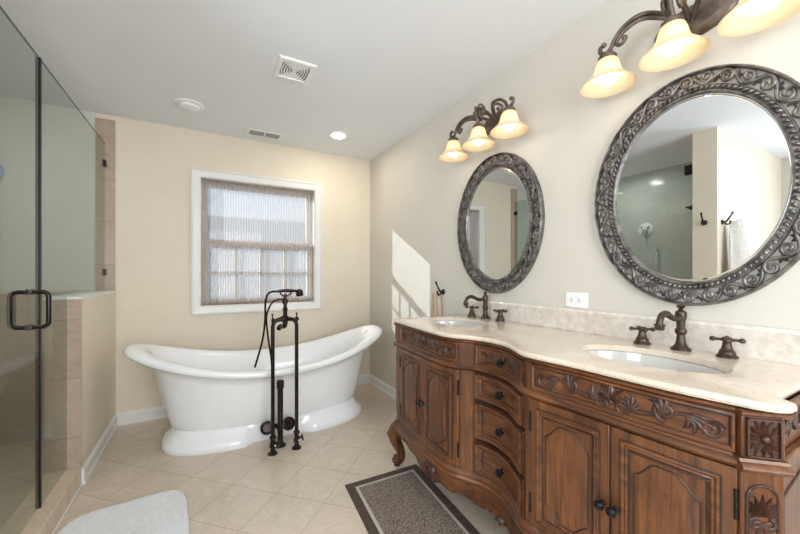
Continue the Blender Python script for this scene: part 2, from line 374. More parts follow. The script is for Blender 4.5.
e = MB(); e.box(GX - .0045, GX + .0045, 2.236, YB - .003, 2.2052, 2.207); e.build('edge', M['gedge'], gp)
sd = thing('shower_door', (GX, 1.42, .115), 'frameless glass shower door with black pull handle', 'shower door')
MB().box(GX - .005, GX + .005, 1.41, 2.222, .118, 2.205).build('pane', M['glass'], sd)
MB().box(GX - .0045, GX + .0045, 1.41, 2.222, 2.2052, 2.207).build('edge', M['gedge'], sd)
for z in (2.14, .32):
    MB().box(GX - .014, GX + .014, 1.392, 1.47, z - .045, z + .045).build('hinge', M['black'], sd, bevel=.003)
for sgn in (1, -1):
    hm = MB(); x0 = GX + sgn * .006; x1 = GX + sgn * .062; y = 2.135; za, zb = .962, 1.118; r = .022
    pts = [(x0, y, za)] + [(x1 - sgn * r + sgn * r * math.sin(a), y, za + r - r * math.cos(a)) for a in [PI / 2 * k / 5 for k in range(6)]]
    pts += [(x1 - sgn * r + sgn * r * math.cos(a), y, zb - r + r * math.sin(a)) for a in [PI / 2 * k / 5 for k in range(6)]] + [(x0, y, zb)]
    hm.tube(pts, .0095, 12); h = hm.build('handle', M['black'], sd)
    for z in (za, zb): MB().lathe([(.014, 0), (.014, .006)], (GX + sgn * .005, y, z), (sgn, 0, 0), 16).build('collar', M['fixture'], h)
# shower fittings
sv = thing('shower_valve', (XS, 2.25, 1.75), 'round white shower valve plate on the tiled shower wall, seen in the near mirror', 'shower valve')
MB().lathe([(.085, 0), (.085, .006), (.07, .014), (.03, .018), (.028, .05), (.02, .055)], (XS, 2.25, 1.75), (1, 0, 0), 28).build('plate', M['white'], sv)
m = MB(); m.tube([(XS + .05, 2.25, 1.75), (XS + .06, 2.25, 1.67)], [.01, .014], 8)
for a in (.6, 2.54): m.ball((XS + .018, 2.25 + .045 * math.cos(a), 1.75 + .045 * math.sin(a)), .014)
m.build('lever', M['chrome'], sv)
sb = thing('slide_bar', (XS, 2.12, 1.2), 'slim white slide bar below the valve on the shower wall', 'slide bar')
m = MB(); m.tube([(XS + .04, 2.12, 1.0), (XS + .04, 2.12, 1.5)], .008, 8)
for z in (1.02, 1.48): m.tube([(XS, 2.12, z), (XS + .04, 2.12, z)], .008, 8)
m.build('bar', M['chrome'], sb)
sh = thing('showerhead', (-1.0, 1.40, 1.86), 'dark bronze shower head inside the shower near the hinge wall', 'shower head')
m = MB(); m.lathe([(.03, 0), (.03, .006)], (-1.0, 1.391, 1.9), (0, 1, 0), 16); m.tube(cat_interp([(-1.0, 1.39, 1.9), (-1.0, 1.46, 1.91), (-1.0, 1.52, 1.87)], 5), .009, 8); m.build('arm', M['bronze'], sh)
MB().lathe([(.014, 0), (.02, .03), (.055, .05), (.058, .06), (0, .062)], (-1.0, 1.515, 1.88), (0, .5, -.85), 20).build('head', M['bronze'], sh)
bd = thing('petal_holder', (-1.255, YB - .02, 1.86), 'pale blue petal shaped holder on a cream stem inside the shower', 'bath decoration')
m = MB()
for dy, dz, a in ((-.04, .065, .2), (.022, .05, -.3), (-.005, -.02, -.15), (-.07, .01, .4)):
    m.ball((-1.255 + dy, YB - .03, 1.86 + dz), .023, .012, .046)
m.build('petals', M['blue'], bd)
MB().box(-1.27, -1.235, YB - .02, YB, 1.70, 1.83).build('stem', M['trim'], bd, bevel=.004)

# ------------------------------------------------------------------ bathtub
tb = thing('bathtub', (.48, 2.92, 0), 'white double-slipper freestanding tub with raised ends and skirted base', 'bathtub')
TX, TY = .48, 2.925
def ring(a, b, zf, n=72, e=2.4):
    out = []
    for k in range(n):
        t = 2 * PI * k / n; c, s_ = math.cos(t), math.sin(t)
        cx = math.copysign(abs(c) ** (2 / e), c); sy = math.copysign(abs(s_) ** (2 / e), s_)
        out.append((TX + a * cx, TY + b * sy, zf(abs(cx))))
    return out
zr = lambda u: .522 + .192 * u ** 2.1
def lev(t, off=0): return lambda u: .117 + (zr(u) - .042 - .117) * t + off
rows = []
outer = [(0, .665, .265), (.06, .69, .276), (.2, .712, .292), (.4, .735, .308), (.6, .76, .322), (.8, .79, .334), (.92, .825, .343)]
for t, a, b in outer: rows.append(ring(a, b, lev(t)))
for da, db, dz in ((.90, .378, -.048), (.932, .394, -.044), (.946, .402, -.027), (.94, .399, -.007), (.915, .384, .002), (.885, .362, 0), (.845, .336, -.012), (.8, .31, -.04)):
    rows.append(ring(da, db, lambda u, dz=dz: zr(u) + dz))
for t, a, b in ((.75, .735, .288), (.55, .68, .268), (.35, .62, .245), (.18, .53, .2)):
    rows.append(ring(a, b, lambda u, t=t: .16 + (zr(u) - .05 - .16) * t))
rows.append(ring(.42, .14, lambda u: .19)); rows.append(ring(.01, .005, lambda u: .185))
MB().grid(rows, True, True, True).build('body', M['tub'], tb, smooth=60)
rows = []
for z, a, b in ((.0, .735, .33), (.02, .742, .335), (.045, .736, .33), (.06, .722, .318), (.08, .70, .298), (.10, .684, .282), (.118, .675, .272), (.13, .66, .262)):
    r_ = ring(a, b, lambda u, z=z: z, 96, 2.8)
    q = []
    for x, y, zz in r_:
        if y < TY:                                        # drain notch in the front of the skirt
            g_ = max(0, min(1, (.24 - abs(x - TX)) / .05)); g_ = g_ * g_ * (3 - 2 * g_)
            y = y + (max(y, TY - .262) - y) * g_ * .85
        q.append((x, y, zz))
    rows.append(q)
MB().grid(rows, True, True, True).build('skirt', M['tub'], tb, smooth=60)
# tub drain and overflow pipe
dr = thing('tub_drain_pipe', (.463, 2.51, 0), 'dark bronze drain standpipe against the front of the tub', 'drain pipe')
m = MB(); m.tube([(.463, 2.51, .0), (.463, 2.51, .435)], .019, 14); m.lathe([(.04, 0), (.04, .006), (.024, .022)], (.463, 2.51, 0)); m.build('pipe', M['bronze'], dr)
m = MB(); m.lathe([(.021, -.03), (.025, -.025), (.025, .02), (.018, .028), (0, .031)], (.463, 2.51, .428), seg=18); m.tube([(.463, 2.51, .425), (.463, 2.568, .428)], .017, 10); m.build('overflow_elbow', M['bronze'], dr)
m = MB()
for dx in (-.072, .072): m.lathe([(.036, 0), (.047, .004), (.047, .012), (.034, .016), (.03, .008), (0, .006)], (.463 + dx, 2.60, .105), (dx * 1.5, -1, .35), 24)
m.tube([(.39, 2.615, .10), (.535, 2.615, .10)], .016, 10); m.tube([(.463, 2.615, .1), (.463, 2.51, .1)], .016, 10)
m.build('notch_lobes', M['bronze'], dr)  # two dark bronze discs and cross pipes set in the skirt notch
# freestanding tub filler
tf = thing('tub_filler', (.475, 2.42, 0), 'oil-rubbed bronze freestanding tub filler with hand shower', 'tub filler')
FY = 2.42; FX = (.398, .554)
for i, x in enumerate(FX):
    sg = 1 if i == 0 else -1
    pts = [(x, FY, .02), (x, FY, .842)] + [(x + sg * .035 * (1 - math.cos(a)), FY, .842 + .045 * math.sin(a)) for a in [PI / 2 * k / 6 for k in range(1, 7)]]
    m = MB(); m.tube(pts, .0125, 14); s_ = m.build('supply_pipe', M['bronze'], tf)
    MB().lathe([(.032, 0), (.032, .005), (.022, .014), (.015, .022), (.015, .04), (.02, .045), (.02, .07), (.015, .075), (.015, .1), (.021, .104), (.021, .118), (.013, .122)], (x, FY, 0), seg=18).build('floor_flange', M['bronze'], s_)
    m = MB(); m.tube([(x, FY, .075), (x + .035, FY - .02, .075)], .007, 8); m.tube([(x + .035, FY - .035, .062), (x + .035, FY - .005, .088)], .006, 8); m.build('stop_valve', M['bronze'], s_)
    MB().ball((x + .012, FY - .02, .06), .009).build('stop_knob', M['chrome'], s_)
m = MB(); m.tube([(FX[0] + .02, FY, .887), (.45, FY, .892), (.475, FY, .894), (.50, FY, .892), (FX[1] - .02, FY, .887)], [.012, .016, .026, .016, .012], 14)
m.lathe([(.018, -.03), (.016, .0), (.014, .05), (.017, .055), (.017, .07), (.012, .075), (.012, .1), (.019, .105), (.019, .128), (.012, .133), (.010, .168)], (.478, FY, .894), seg=16); m.build('valve_body', M['bronze'], tf)
m = MB(); m.tube(cat_interp([(.478, FY, .885), (.478, FY + .01, .85), (.474, FY + .04, .836), (.462, FY + .08, .834), (.455, FY + .1, .815)], 5), [.016] * 17 + [.018] * 4, 12); m.build('spout', M['bronze'], tf)
for x, sg in ((FX[0] + .012, -1), (FX[1] - .012, 1)):
    m = MB(); m.lathe([(.013, 0), (.016, .006), (.016, .018), (.01, .022)], (x, FY, .887), (sg, 0, 0), 14)
    h = m.build('cross_handle', M['bronze'], tf)
    m = MB(); xx = x + sg * .014
    for a in (0, PI / 2, PI, 3 * PI / 2):
        p = V(xx, FY + .038 * math.sin(a + .15), .887 + .038 * math.cos(a + .15)); m.tube([(xx, FY, .887), p], [.005, .004], 8); m.ball(p, .0075)
    m.build('spoke', M['bronze'], h)
    MB().lathe([(.012, 0), (.012, .004), (.0, .005)], (x + sg * .022, FY, .887), (sg, 0, 0), 14).build('index_cap', M['blue'], h)
m = MB(); m.tube([(.445, FY, 1.082), (.449, FY, 1.062), (.463, FY, 1.05), (.478, FY, 1.046), (.497, FY, 1.05), (.515, FY, 1.062), (.52, FY, 1.082)], .0055, 8); m.build('cradle', M['bronze'], tf)
m = MB(); m.tube([(.42, FY, 1.078), (.445, FY, 1.082), (.48, FY, 1.084), (.52, FY, 1.083), (.555, FY, 1.08), (.575, FY, 1.076)], [.008, .0095, .0125, .0115, .009, .009], 12)
m.lathe([(.012, -.02), (.022, -.012), (.026, .018), (.024, .026), (0, .027)], (.573, FY, 1.072), (.15, .1, -1), 18)
m.build('hand_shower', M['bronze'], tf)
m = MB(); m.tube(cat_interp([(.425, FY, 1.079), (.395, FY, 1.079), (.365, FY, 1.06), (.352, FY, 1.0), (.35, FY, .9), (.335, FY + .01, .76), (.29, FY + .02, .585)], 6), .0065, 8); m.build('hose', M['bronze'], tf)
m = MB(); m.tube(cat_interp([(.47, FY, 1.025), (.44, FY, 1.026), (.40, FY, 1.012), (.372, FY, .965), (.358, FY, .90), (.372, FY, .75), (.388, FY - .012, .62), (.392, FY - .016, .45), (.39, FY - .016, .2)], 6), .006, 8); m.build('hose', M['bronze'], tf)

# ------------------------------------------------------------------ vanity
CZ = .922
CP = [(1.87, 1.008), (1.76, 1.0), (1.62, .99), (1.46, .978), (1.34, .974), (1.265, .99), (1.2, 1.028), (1.13, 1.058), (1.06, 1.063), (.99, 1.049), (.93, 1.02), (.87, .992), (.80, .992), (.72, 1.002), (.64, 1.008), (.52, 1.012), (.4, 1.02), (.31, 1.034), (.265, 1.042), (.2, 1.07)]
_c = cat_interp([(a, b, 0) for a, b in CP], 10)
def fx(y):
    for a, b in zip(_c, _c[1:]):
        if b.x <= y <= a.x: return a.y + (b.y - a.y) * (a.x - y) / max(a.x - b.x, 1e-9)
    return _c[0].y if y > _c[0].x else _c[-1].y
OV = .024
def FM(y, z, d): return V(fx(y) + OV - d, y, z)
def yspan(y0, y1, n): return [y0 + (y1 - y0) * i / n for i in range(n + 1)]
def slab(mb, y0, y1, z0, z1, d0, d1, n=14):
    f0 = z0 if callable(z0) else (lambda y: z0); f1 = z1 if callable(z1) else (lambda y: z1)
    rows = [[FM(y, f0(y), d0), FM(y, f0(y), d1), FM(y, f1(y), d1), FM(y, f1(y), d0)] for y in yspan(y0, y1, n)]
    return mb.grid(rows, True, True, True)
def mould(mb, y0, y1, prof, n=40):
    return mb.grid([[FM(y, z, d) for d, z in prof] for y in yspan(y0, y1, n)], True, True, True)
def mtube(mb, mp, pts, r, d=0., seg=8, flat=.7):
    P = [mp(u, v, d) for u, v in pts]; n0 = (mp(pts[0][0], pts[0][1], 1) - mp(pts[0][0], pts[0][1], 0))
    return mb.tube(P, r, seg, True, up=tuple(n0), flat=flat)
def leaf(mb, mp, u, v, ang, L, W, hgt=.008, curl=0., d=0., ns=8):
    rows = []
    for i in range(ns + 1):
        s_ = i / ns; w_ = W * math.sin(PI * (s_ * .94 + .03) ** .75); a = ang + curl * s_; cx = u; cy = v
        cx = u + L * s_ * math.cos(ang + curl * s_ * .5); cy = v + L * s_ * math.sin(ang + curl * s_ * .5)
        row = []
        for k in range(7):
            t = -1 + k / 3; hh = hgt * (1 - t * t) * (.35 + .65 * math.sin(PI * min(1, s_ + .15))) * (.55 if k == 3 else 1)
            row.append(mp(cx - math.sin(a) * w_ * t, cy + math.cos(a) * w_ * t, d + hh))
        rows.append(row)
    return mb.grid(rows)
def spiral(u, v, R, a0, turns, sgn=1, n=22, r0=.18):
    return [(u + R * (1 - (1 - r0) * i / n) * math.cos(a0 + sgn * 2 * PI * turns * i / n), v + R * (1 - (1 - r0) * i / n) * math.sin(a0 + sgn * 2 * PI * turns * i / n)) for i in range(n + 1)]

vc = thing('vanity_cabinet', (1.3, 1.03, 0), 'carved walnut double vanity cabinet with serpentine front along the mirror wall', 'vanity')
YE0, YE1 = .285, 1.835
# carcass body: solid box following the front, set back behind the faces
m = MB(); ys = yspan(YE0, YE1, 60)
slab(m, YE0, YE1, .262, .8992, -.022, -.004, 60)
m.grid([[V(fx(y) + OV + .02, y, .262), V(XR - .003, y, .262), V(XR - .003, y, .28), V(fx(y) + OV + .02, y, .28)] for y in ys], True, True, True)
m.box(XR - .02, XR - .003, YE0, YE1, .28, .8992)
m.build('carcass', M['glaze_gap'], vc, smooth=30)  # dark colour paints in the shade between doors and drawers
# horizontal mouldings
MT = [(-.004, .885), (.008, .885), (.014, .89), (.014, .896), (.018, .8992), (-.004, .8992)]
MM = [(-.004, .761), (.008, .761), (.016, .766), (.02, .773), (.016, .78), (.008, .784), (.005, .79), (-.004, .79)]
MBs = [(-.004, .26), (.02, .26), (.024, .271), (.018, .281), (.02, .291), (.012, .302), (.004, .31), (-.004, .31)]
for nm, pf in (('top_moulding', MT), ('waist_moulding', MM), ('base_moulding', MBs)):
    m = MB(); mould(m, YE0, YE1, pf, 64); m.build(nm, M['woodh'], vc, smooth=35)
# apron with scalloped lower edge
def apz(y):
    t = (y - YE0) / (YE1 - YE0); t = min(t, 1 - t) * 2                 # 0 at ends, 1 in the middle
    return .238 - .055 * math.exp(-((t - .47) / .15) ** 2) - .055 * math.exp(-((t - 1) / .3) ** 2) - .02 * (1 - math.exp(-(t / .1) ** 2)) + .006 * math.cos(t * 40)
m = MB(); slab(m, YE0, YE1, apz, .263, -.012, .012, 80); m.build('apron', M['woodh'], vc, smooth=30)
m = MB()
for yc in (1.43, .70):
    for a, L in ((-PI / 2, .05), (-PI / 2 - .6, .05), (-PI / 2 + .6, .05), (-PI / 2 - 1.15, .045), (-PI / 2 + 1.15, .045)): leaf(m, FM, yc, .238, a, L, .016, .012, d=.012)
    for s_ in (1, -1): mtube(m, FM, spiral(yc + s_ * .055, .214, .022, PI / 2, 1.1, s_), [.006] * 23, .014)
for yc in (1.05,):
    for a in (-PI / 2, -PI / 2 - .7, -PI / 2 + .7): leaf(m, FM, yc, .186, a, .04, .014, .01, d=.012)
for yc in yspan(YE0 + .05, YE1 - .05, 34):
    mtube(m, FM, [(yc - .016, apz(yc - .016) + .003), (yc, apz(yc) + .009), (yc + .016, apz(yc + .016) + .003)], [.003, .0055, .003], .012)
m.build('apron_carving', M['carve'], vc, smooth=60)
# stiles between the bays
for y0, y1 in ((1.789, 1.835), (1.187, 1.243), (.84, .866)):
    m = MB(); slab(m, y0, y1, .31, .761, -.004, .006, 6); slab(m, y0, y1, .79, .885, -.004, .006, 6); m.build('stile', M['wood'], vc, bevel=.002)

def bead_rect(mb, y0, y1, z0, z1, prof, n=10):
    loop = [(y, z0) for y in yspan(y0, y1, n)] + [(y1, z) for z in (z0 + (z1 - z0) * .5,)] + [(y, z1) for y in yspan(y1, y0, n)] + [(y0, z0 + (z1 - z0) * .5)]
    cy, cz = (y0 + y1) / 2, (z0 + z1) / 2; rows = []
    hw, hh = abs(y1 - y0) / 2, abs(z1 - z0) / 2
    for y, z in loop + [loop[0]]:
        rows.append([FM(y + (cy - y) / hw * i if hw else y, z + (cz - z) / hh * i, d) for i, d in prof])
    return mb.grid(rows, True)
FRAME = [(0, .002), (0, .013), (.006, .0135), (.010, .009), (.015, .0115), (.02, .008), (.024, .002)]
def knob(parent, mp, u, v, d, r=.014):
    c = mp(u, v, d); n = (mp(u, v, 1) - mp(u, v, 0)).normalized()
    return MB().lathe([(r * .62, 0), (r * .62, .003), (r * .4, .006), (r * .36, .013), (r * .8, .018), (r, .024), (r * .85, .03), (r * .4, .0335), (0, .034)], c, n, 18).build('knob', M['knob'], parent)
def door(y0, y1, z0, z1, knob_y, hinge_y, lab=None):
    w = y1 - y0
    m = MB(); slab(m, y0, y1, z0, z1, -.003, .012, 14); d = m.build('door', M['wood'], vc, bevel=.003, smooth=35)
    i0 = .028
    m = MB(); bead_rect(m, y0 + i0, y1 - i0, z0 + i0, z1 - i0, [(0, .011), (0, .017), (.005, .018), (.01, .0145), (.014, .016), (.019, .0125), (.022, .011)]); m.build('frame_moulding', M['woodh'], d, smooth=35)
    m = MB()
    for off in (.0, .0235):
        q = [(y, z0 + i0 + off - .001) for y in yspan(y0 + i0 + off, y1 - i0 - off, 8)]; q2 = [(y, z1 - i0 - off + .001) for y in yspan(y0 + i0 + off, y1 - i0 - off, 8)]
        mtube(m, FM, q, .0025, .0125, 6, 1); mtube(m, FM, q2, .0025, .0125, 6, 1)
        for yy in (y0 + i0 + off - .001, y1 - i0 - off + .001): mtube(m, FM, [(yy, z0 + i0 + off), (yy, z1 - i0 - off)], .0025, .0125, 6, 1)
    # arched inner line
    a0, a1, b0, b1 = y0 + .062, y1 - .062, z0 + .066, z1 - .062; c = (a0 + a1) / 2; hw = (a1 - a0) / 2
    def arch(t):
        s_ = max(0., min(1., (1 - abs(t)) / .75)); return s_ * s_ * (3 - 2 * s_)
    top = [(c + hw * t, b1 - .045 + .045 * arch(t)) for t in [-1 + k / 10 for k in range(21)]]
    bot = [(c + hw * t, b0 + .04 - .04 * arch(t)) for t in [-1 + k / 10 for k in range(21)]]
    mtube(m, FM, top, .0026, .0125, 6, 1); mtube(m, FM, bot, .0026, .0125, 6, 1)
    for k in (0, -1): mtube(m, FM, [bot[k], ((bot[k][0] + top[k][0]) / 2, (bot[k][1] + top[k][1]) / 2), top[k]], .0026, .0125, 6, 1)
    m.build('panel_groove', M['glaze_gap'], d, smooth=60)
    rows = [[FM(bot[k][0] * f + (1 - f) * top[k][0], bot[k][1] * f + (1 - f) * top[k][1], .0125 + .005 * min(1, 4 * min(f, 1 - f), (1 - abs(-1 + k / 10)) * 4)) for f in [q / 10 for q in range(11)]] for k in range(21)]
    MB().grid(rows).build('raised_panel', M['wood'], d, smooth=60)
    knob(d, FM, knob_y, .5 * (z0 + z1) - .01, .012)
    for zh in (z0 + .08, z1 - .08):
        m = MB()
        for k in range(3): m.lathe([(.0045, -.011), (.0045, .011)], FM(hinge_y, zh + (k - 1) * .023, .012), seg=10)
        m.build('hinge', M['black'], d)
    return d
DZ0, DZ1 = .313, .759
door(1.518, 1.788, DZ0, DZ1, 1.533, 1.786); door(1.245, 1.515, DZ0, DZ1, 1.50, 1.247)
door(.574, .838, DZ0, DZ1, .59, .836); door(.304, .571, DZ0, DZ1, .556, .306)
# drawers
def drawer(y0, y1, z0, z1, first=False):
    m = MB(); slab(m, y0, y1, z0, z1, -.003, .008, 16); d = m.build('drawer', M['woodh'], vc, bevel=.002, smooth=35)
    m = MB(); bead_rect(m, y0 + .008, y1 - .008, z0 + .006, z1 - .006, [(0, .007), (0, .019), (.007, .02), (.012, .014), (.018, .0165), (.024, .010), (.026, .007)], 16); m.build('frame_moulding', M['woodh'], d, smooth=35)
    m = MB()
    for off in (.003, .036):
        ya, yb, za, zb = y0 + off, y1 - off, z0 + off * .8, z1 - off * .8
        mtube(m, FM, [(y, za) for y in yspan(ya, yb, 12)], .0028, .0085, 6, 1); mtube(m, FM, [(y, zb) for y in yspan(ya, yb, 12)], .0028, .0085, 6, 1)
        for yy in (ya, yb): mtube(m, FM, [(yy, za), (yy, zb)], .0028, .0085, 6, 1)
    m.build('groove', M['glaze_gap'], d, smooth=60)
    if not first: knob(d, FM, (y0 + y1) / 2 + .01, (z0 + z1) / 2, .008, .017)
    return d
DY0, DY1 = .87, 1.184
for z0, z1 in ((.640, .758), (.466, .626), (.308, .452)): drawer(DY0, DY1, z0, z1)
# carved friezes
def vine(mb, mp, uc, vc_, half, hgt, waves, r=.0058, sc=1.0):
    def frond(u, v, a, sg, L):
        for k, (da, l, cu) in enumerate(((.0, 1, 1.5), (.22, .8, 2.0), (-.2, .95, 1.0), (-.42, .75, .5))):
            P = [(u, v)]; an = a + sg * da
            for q in range(9): an += sg * cu / 9; P.append((P[-1][0] + L * l / 9 * math.cos(an), P[-1][1] + L * l / 9 * math.sin(an)))
            mtube(mb, mp, P, [.0052 * sc * math.sin(PI * (.25 + .72 * q / 9)) + .0006 for q in range(10)], .004, flat=1.1)
    for s_ in (1, -1):
        L = half - .02 * sc; P = []
        for i in range(41):
            t = i / 40; P.append((uc + s_ * (.008 + L * t), vc_ - hgt * .62 * math.sin(t * PI * waves + .3) * (1 - .25 * t)))
        mtube(mb, mp, P, [r * 1.12 * (1.1 - .35 * i / 40) for i in range(41)], .004)
        def at(t):
            i = int(t * 40); du = P[min(i + 1, 40)][0] - P[i - 1][0]; dv = P[min(i + 1, 40)][1] - P[i - 1][1]
            return P[i][0], P[i][1], math.atan2(dv, du)
        u, v, a = at(.17); frond(u, v, a + s_ * .7, s_, .04 * sc)
        u, v, a = at(.50); frond(u, v, a + s_ * .6, s_, .048 * sc)
        mtube(mb, mp, spiral(u + s_ * .012, v + .008 * sc, .021 * sc, -PI / 2, 1.4, -s_), [r * 1.05 * (1 - .3 * i / 22) for i in range(23)], .006)
        u, v, a = at(.77); frond(u, v, a - s_ * .6, -s_, .042 * sc)
        u, v, a = at(.97); k = -1 if v > vc_ else 1
        mtube(mb, mp, spiral(u + s_ * .002, v + k * .017 * sc, .018 * sc, -k * PI / 2, 1.4, k * s_), [r * (1 - .3 * i / 22) for i in range(23)], .004)
        leaf(mb, mp, u, v, a - s_ * .2, .026 * sc, .008, .011, d=.003)
        mtube(mb, mp, spiral(uc + s_ * .021 * sc, vc_ - .016 * sc, .018 * sc, PI / 2, 1.35, -s_), [r * (1 - .3 * i / 22) for i in range(23)], .005)
    for a in (0, .6, -.6, 1.2, -1.2): leaf(mb, mp, uc, vc_ - .004 * sc, PI / 2 + a, (.042 - .006 * abs(a)) * sc, .0085 * sc, .014, curl=.4 * a, d=.003)
    mb.ball(mp(uc, vc_ - .008 * sc, .006), .008)
def frieze(y0, y1, half, waves, sc, pull=False):
    if pull:
        d = drawer_f = None
        m = MB(); slab(m, y0, y1, .794, .882, -.003, .006, 16); d = m.build('drawer', M['woodh'], vc, bevel=.002)
    else:
        m = MB(); slab(m, y0, y1, .79, .885, -.004, .004, 20); d = m.build('frieze', M['woodh'], vc, bevel=.002)
    m = MB(); bead_rect(m, y0 + .004, y1 - .004, .794, .882, [(0, .003), (0, .011), (.005, .012), (.01, .006), (.012, .003)], 16); m.build('frame_moulding', M['woodh'], d, smooth=35)
    m = MB()
    for off in (.013,):
        ya, yb, za, zb = y0 + off + .002, y1 - off - .002, .794 + off - .002, .882 - off + .002
        mtube(m, FM, [(y, za) for y in yspan(ya, yb, 16)], .0015, .0055, 6, 1); mtube(m, FM, [(y, zb) for y in yspan(ya, yb, 16)], .0015, .0055, 6, 1)
        for yy in (ya, yb): mtube(m, FM, [(yy, za), (yy, zb)], .0015, .0055, 6, 1)
    m.build('groove', M['glaze_gap'], d, smooth=60)
    m = MB(); vine(m, FM, (y0 + y1) / 2, .838, half, .03, waves, sc=sc); m.build('carving', M['carve'], d, smooth=60)
    if pull: knob(d, FM, (y0 + y1) / 2, .834, .012, .016)
frieze(1.245, 1.788, .25, 1.6, 1.2); frieze(DY0, DY1, .125, 1.3, .95, True); frieze(.304, .838, .245, 1.6, 1.25)

# canted corner posts (right one faces the camera), with rosette and leaf panel
def post(pa, pb, nrm, near):
    pa, pb = V(*pa, 0), V(*pb, 0); n = V(*nrm, 0).normalized(); t = (pb - pa).normalized(); Wd = (pb - pa).length
    def mp(u, v, d): return pa + t * u + n * d + V(0, 0, v)
    def pbox(mb, u0, u1, v0, v1, d0, d1):
        vs = [mp(u, v, d) for v in (v0, v1) for d in (d0, d1) for u in (u0, u1)]
        return mb.add(vs, [(0, 1, 3, 2), (4, 6, 7, 5), (0, 4, 5, 1), (2, 3, 7, 6), (0, 2, 6, 4), (1, 5, 7, 3)])
    m = MB(); pbox(m, 0, Wd, .31, .761, -.06, .004); pbox(m, 0, Wd, .79, .885, -.06, .006); pbox(m, 0, Wd, .235, .262, -.06, .0)
    p = m.build('corner_post', M['wood'], vc, bevel=.003)
    for prof in (MT, MM, MBs):
        m = MB(); rows = [[mp(u, z, d + (.004 if d > 0 else -.05)) for d, z in prof] for u in (-.006, Wd + .006)]
        m.grid(rows, True, True, True); m.build('moulding', M['woodh'], p, smooth=35)
    m = MB(); c = Wd / 2; hw, hh = Wd * .40, .043; zc = .838
    for u0, u1, v0, v1 in ((c - hw, c + hw, zc + hh - .004, zc + hh), (c - hw, c + hw, zc - hh, zc - hh + .004), (c - hw, c - hw + .004, zc - hh, zc + hh), (c + hw - .004, c + hw, zc - hh, zc + hh)):
        pbox(m, u0, u1, v0, v1, .004, .013)
    pbox(m, c - hw, c + hw, zc - hh, zc + hh, .0, .007)
    for k in range(16):
        a = 2 * PI * k / 16; ca, sa = math.cos(a), math.sin(a); L = min((hw - .006) / max(abs(ca), 1e-3), (hh - .006) / max(abs(sa), 1e-3))
        L = min(L, .05); leaf(m, mp, c + .004 * ca, zc + .004 * sa, a, L, .0062, .009 if k % 2 == 0 else .007, d=.007)
    m.ball(mp(c, zc, .012), .0085); m.build('rosette', M['carve'], p, smooth=60)
    m = MB(); z0, z1 = .36, .732; hw = Wd * .36
    path = [(c - hw, z0), (c - hw, z1 - hw)] + [(c - hw * math.cos(a), z1 - hw + hw * math.sin(a)) for a in [PI * k / 12 for k in range(1, 12)]] + [(c + hw, z1 - hw), (c + hw, z0), (c - hw, z0)]
    mtube(m, mp, path, .004, .004, 6, 1)
    for k in range(9):
        a = PI / 2 + (k - 4) * .36; leaf(m, mp, c, z1 - .065, a, .046 - .003 * abs(k - 4), .0058, .009, d=.004)
    for s_ in (1, -1):
        mtube(m, mp, spiral(c + s_ * .012, z1 - .085, .013, PI / 2, 1.2, -s_), [.0042] * 23, .005)
        pts = [(c + s_ * .014 * math.sin((z1 - .08 - z) * 22), z) for z in [z1 - .08 - .2 * k / 24 for k in range(25)]]
        mtube(m, mp, pts, .0045, .005)
        for k in range(4): leaf(m, mp, c + s_ * .006, z1 - .12 - .05 * k, -PI / 2 + s_ * .8, .034, .008, .009, curl=-s_ * .7, d=.004)
    m.build('leaf_carving', M['carve'], p, smooth=60)
    return p
post((1.046, .300), (1.102, .245), (-1, -1), True)
post((1.075, 1.895), (1.022, 1.84), (-1, 1), False)
# end panels
for y0, y1, sgn in ((.262, .285, -1), (1.835, 1.858, 1)):
    m = MB(); m.box(1.10, XR - .004, y0, y1, .235, .885); e_ = m.build('end_panel', M['wood'], vc, bevel=.003)
    yo = y0 if sgn < 0 else y1
    for (d, z0, z1) in ((.012, .885, .8992), (.018, .762, .79), (.02, .262, .309)):
        m = MB(); m.box(1.09, XR - .004, min(yo, yo + sgn * d), max(yo, yo + sgn * d), z0, z1); m.build('moulding', M['woodh'], e_, bevel=.004)
    m = MB(); mp = lambda u, v, d, yo=yo, sgn=sgn: V(u, yo + sgn * d, v)
    vine(m, mp, 1.34, .838, .2, .03, 2.0, sc=.95); m.build('carving', M['carve'], e_, smooth=60)
    m = MB()
    for a0, a1, b0, b1 in ((1.17, 1.51, .40, .68),):
        mtube(m, mp, [(a0, b0), (a0, b1), ((a0 + a1) / 2, b1 + .03), (a1, b1), (a1, b0), ((a0 + a1) / 2, b0 - .02), (a0, b0)], .004, .0, 6, 1)
    m.build('panel_groove', M['glaze_gap'], e_)
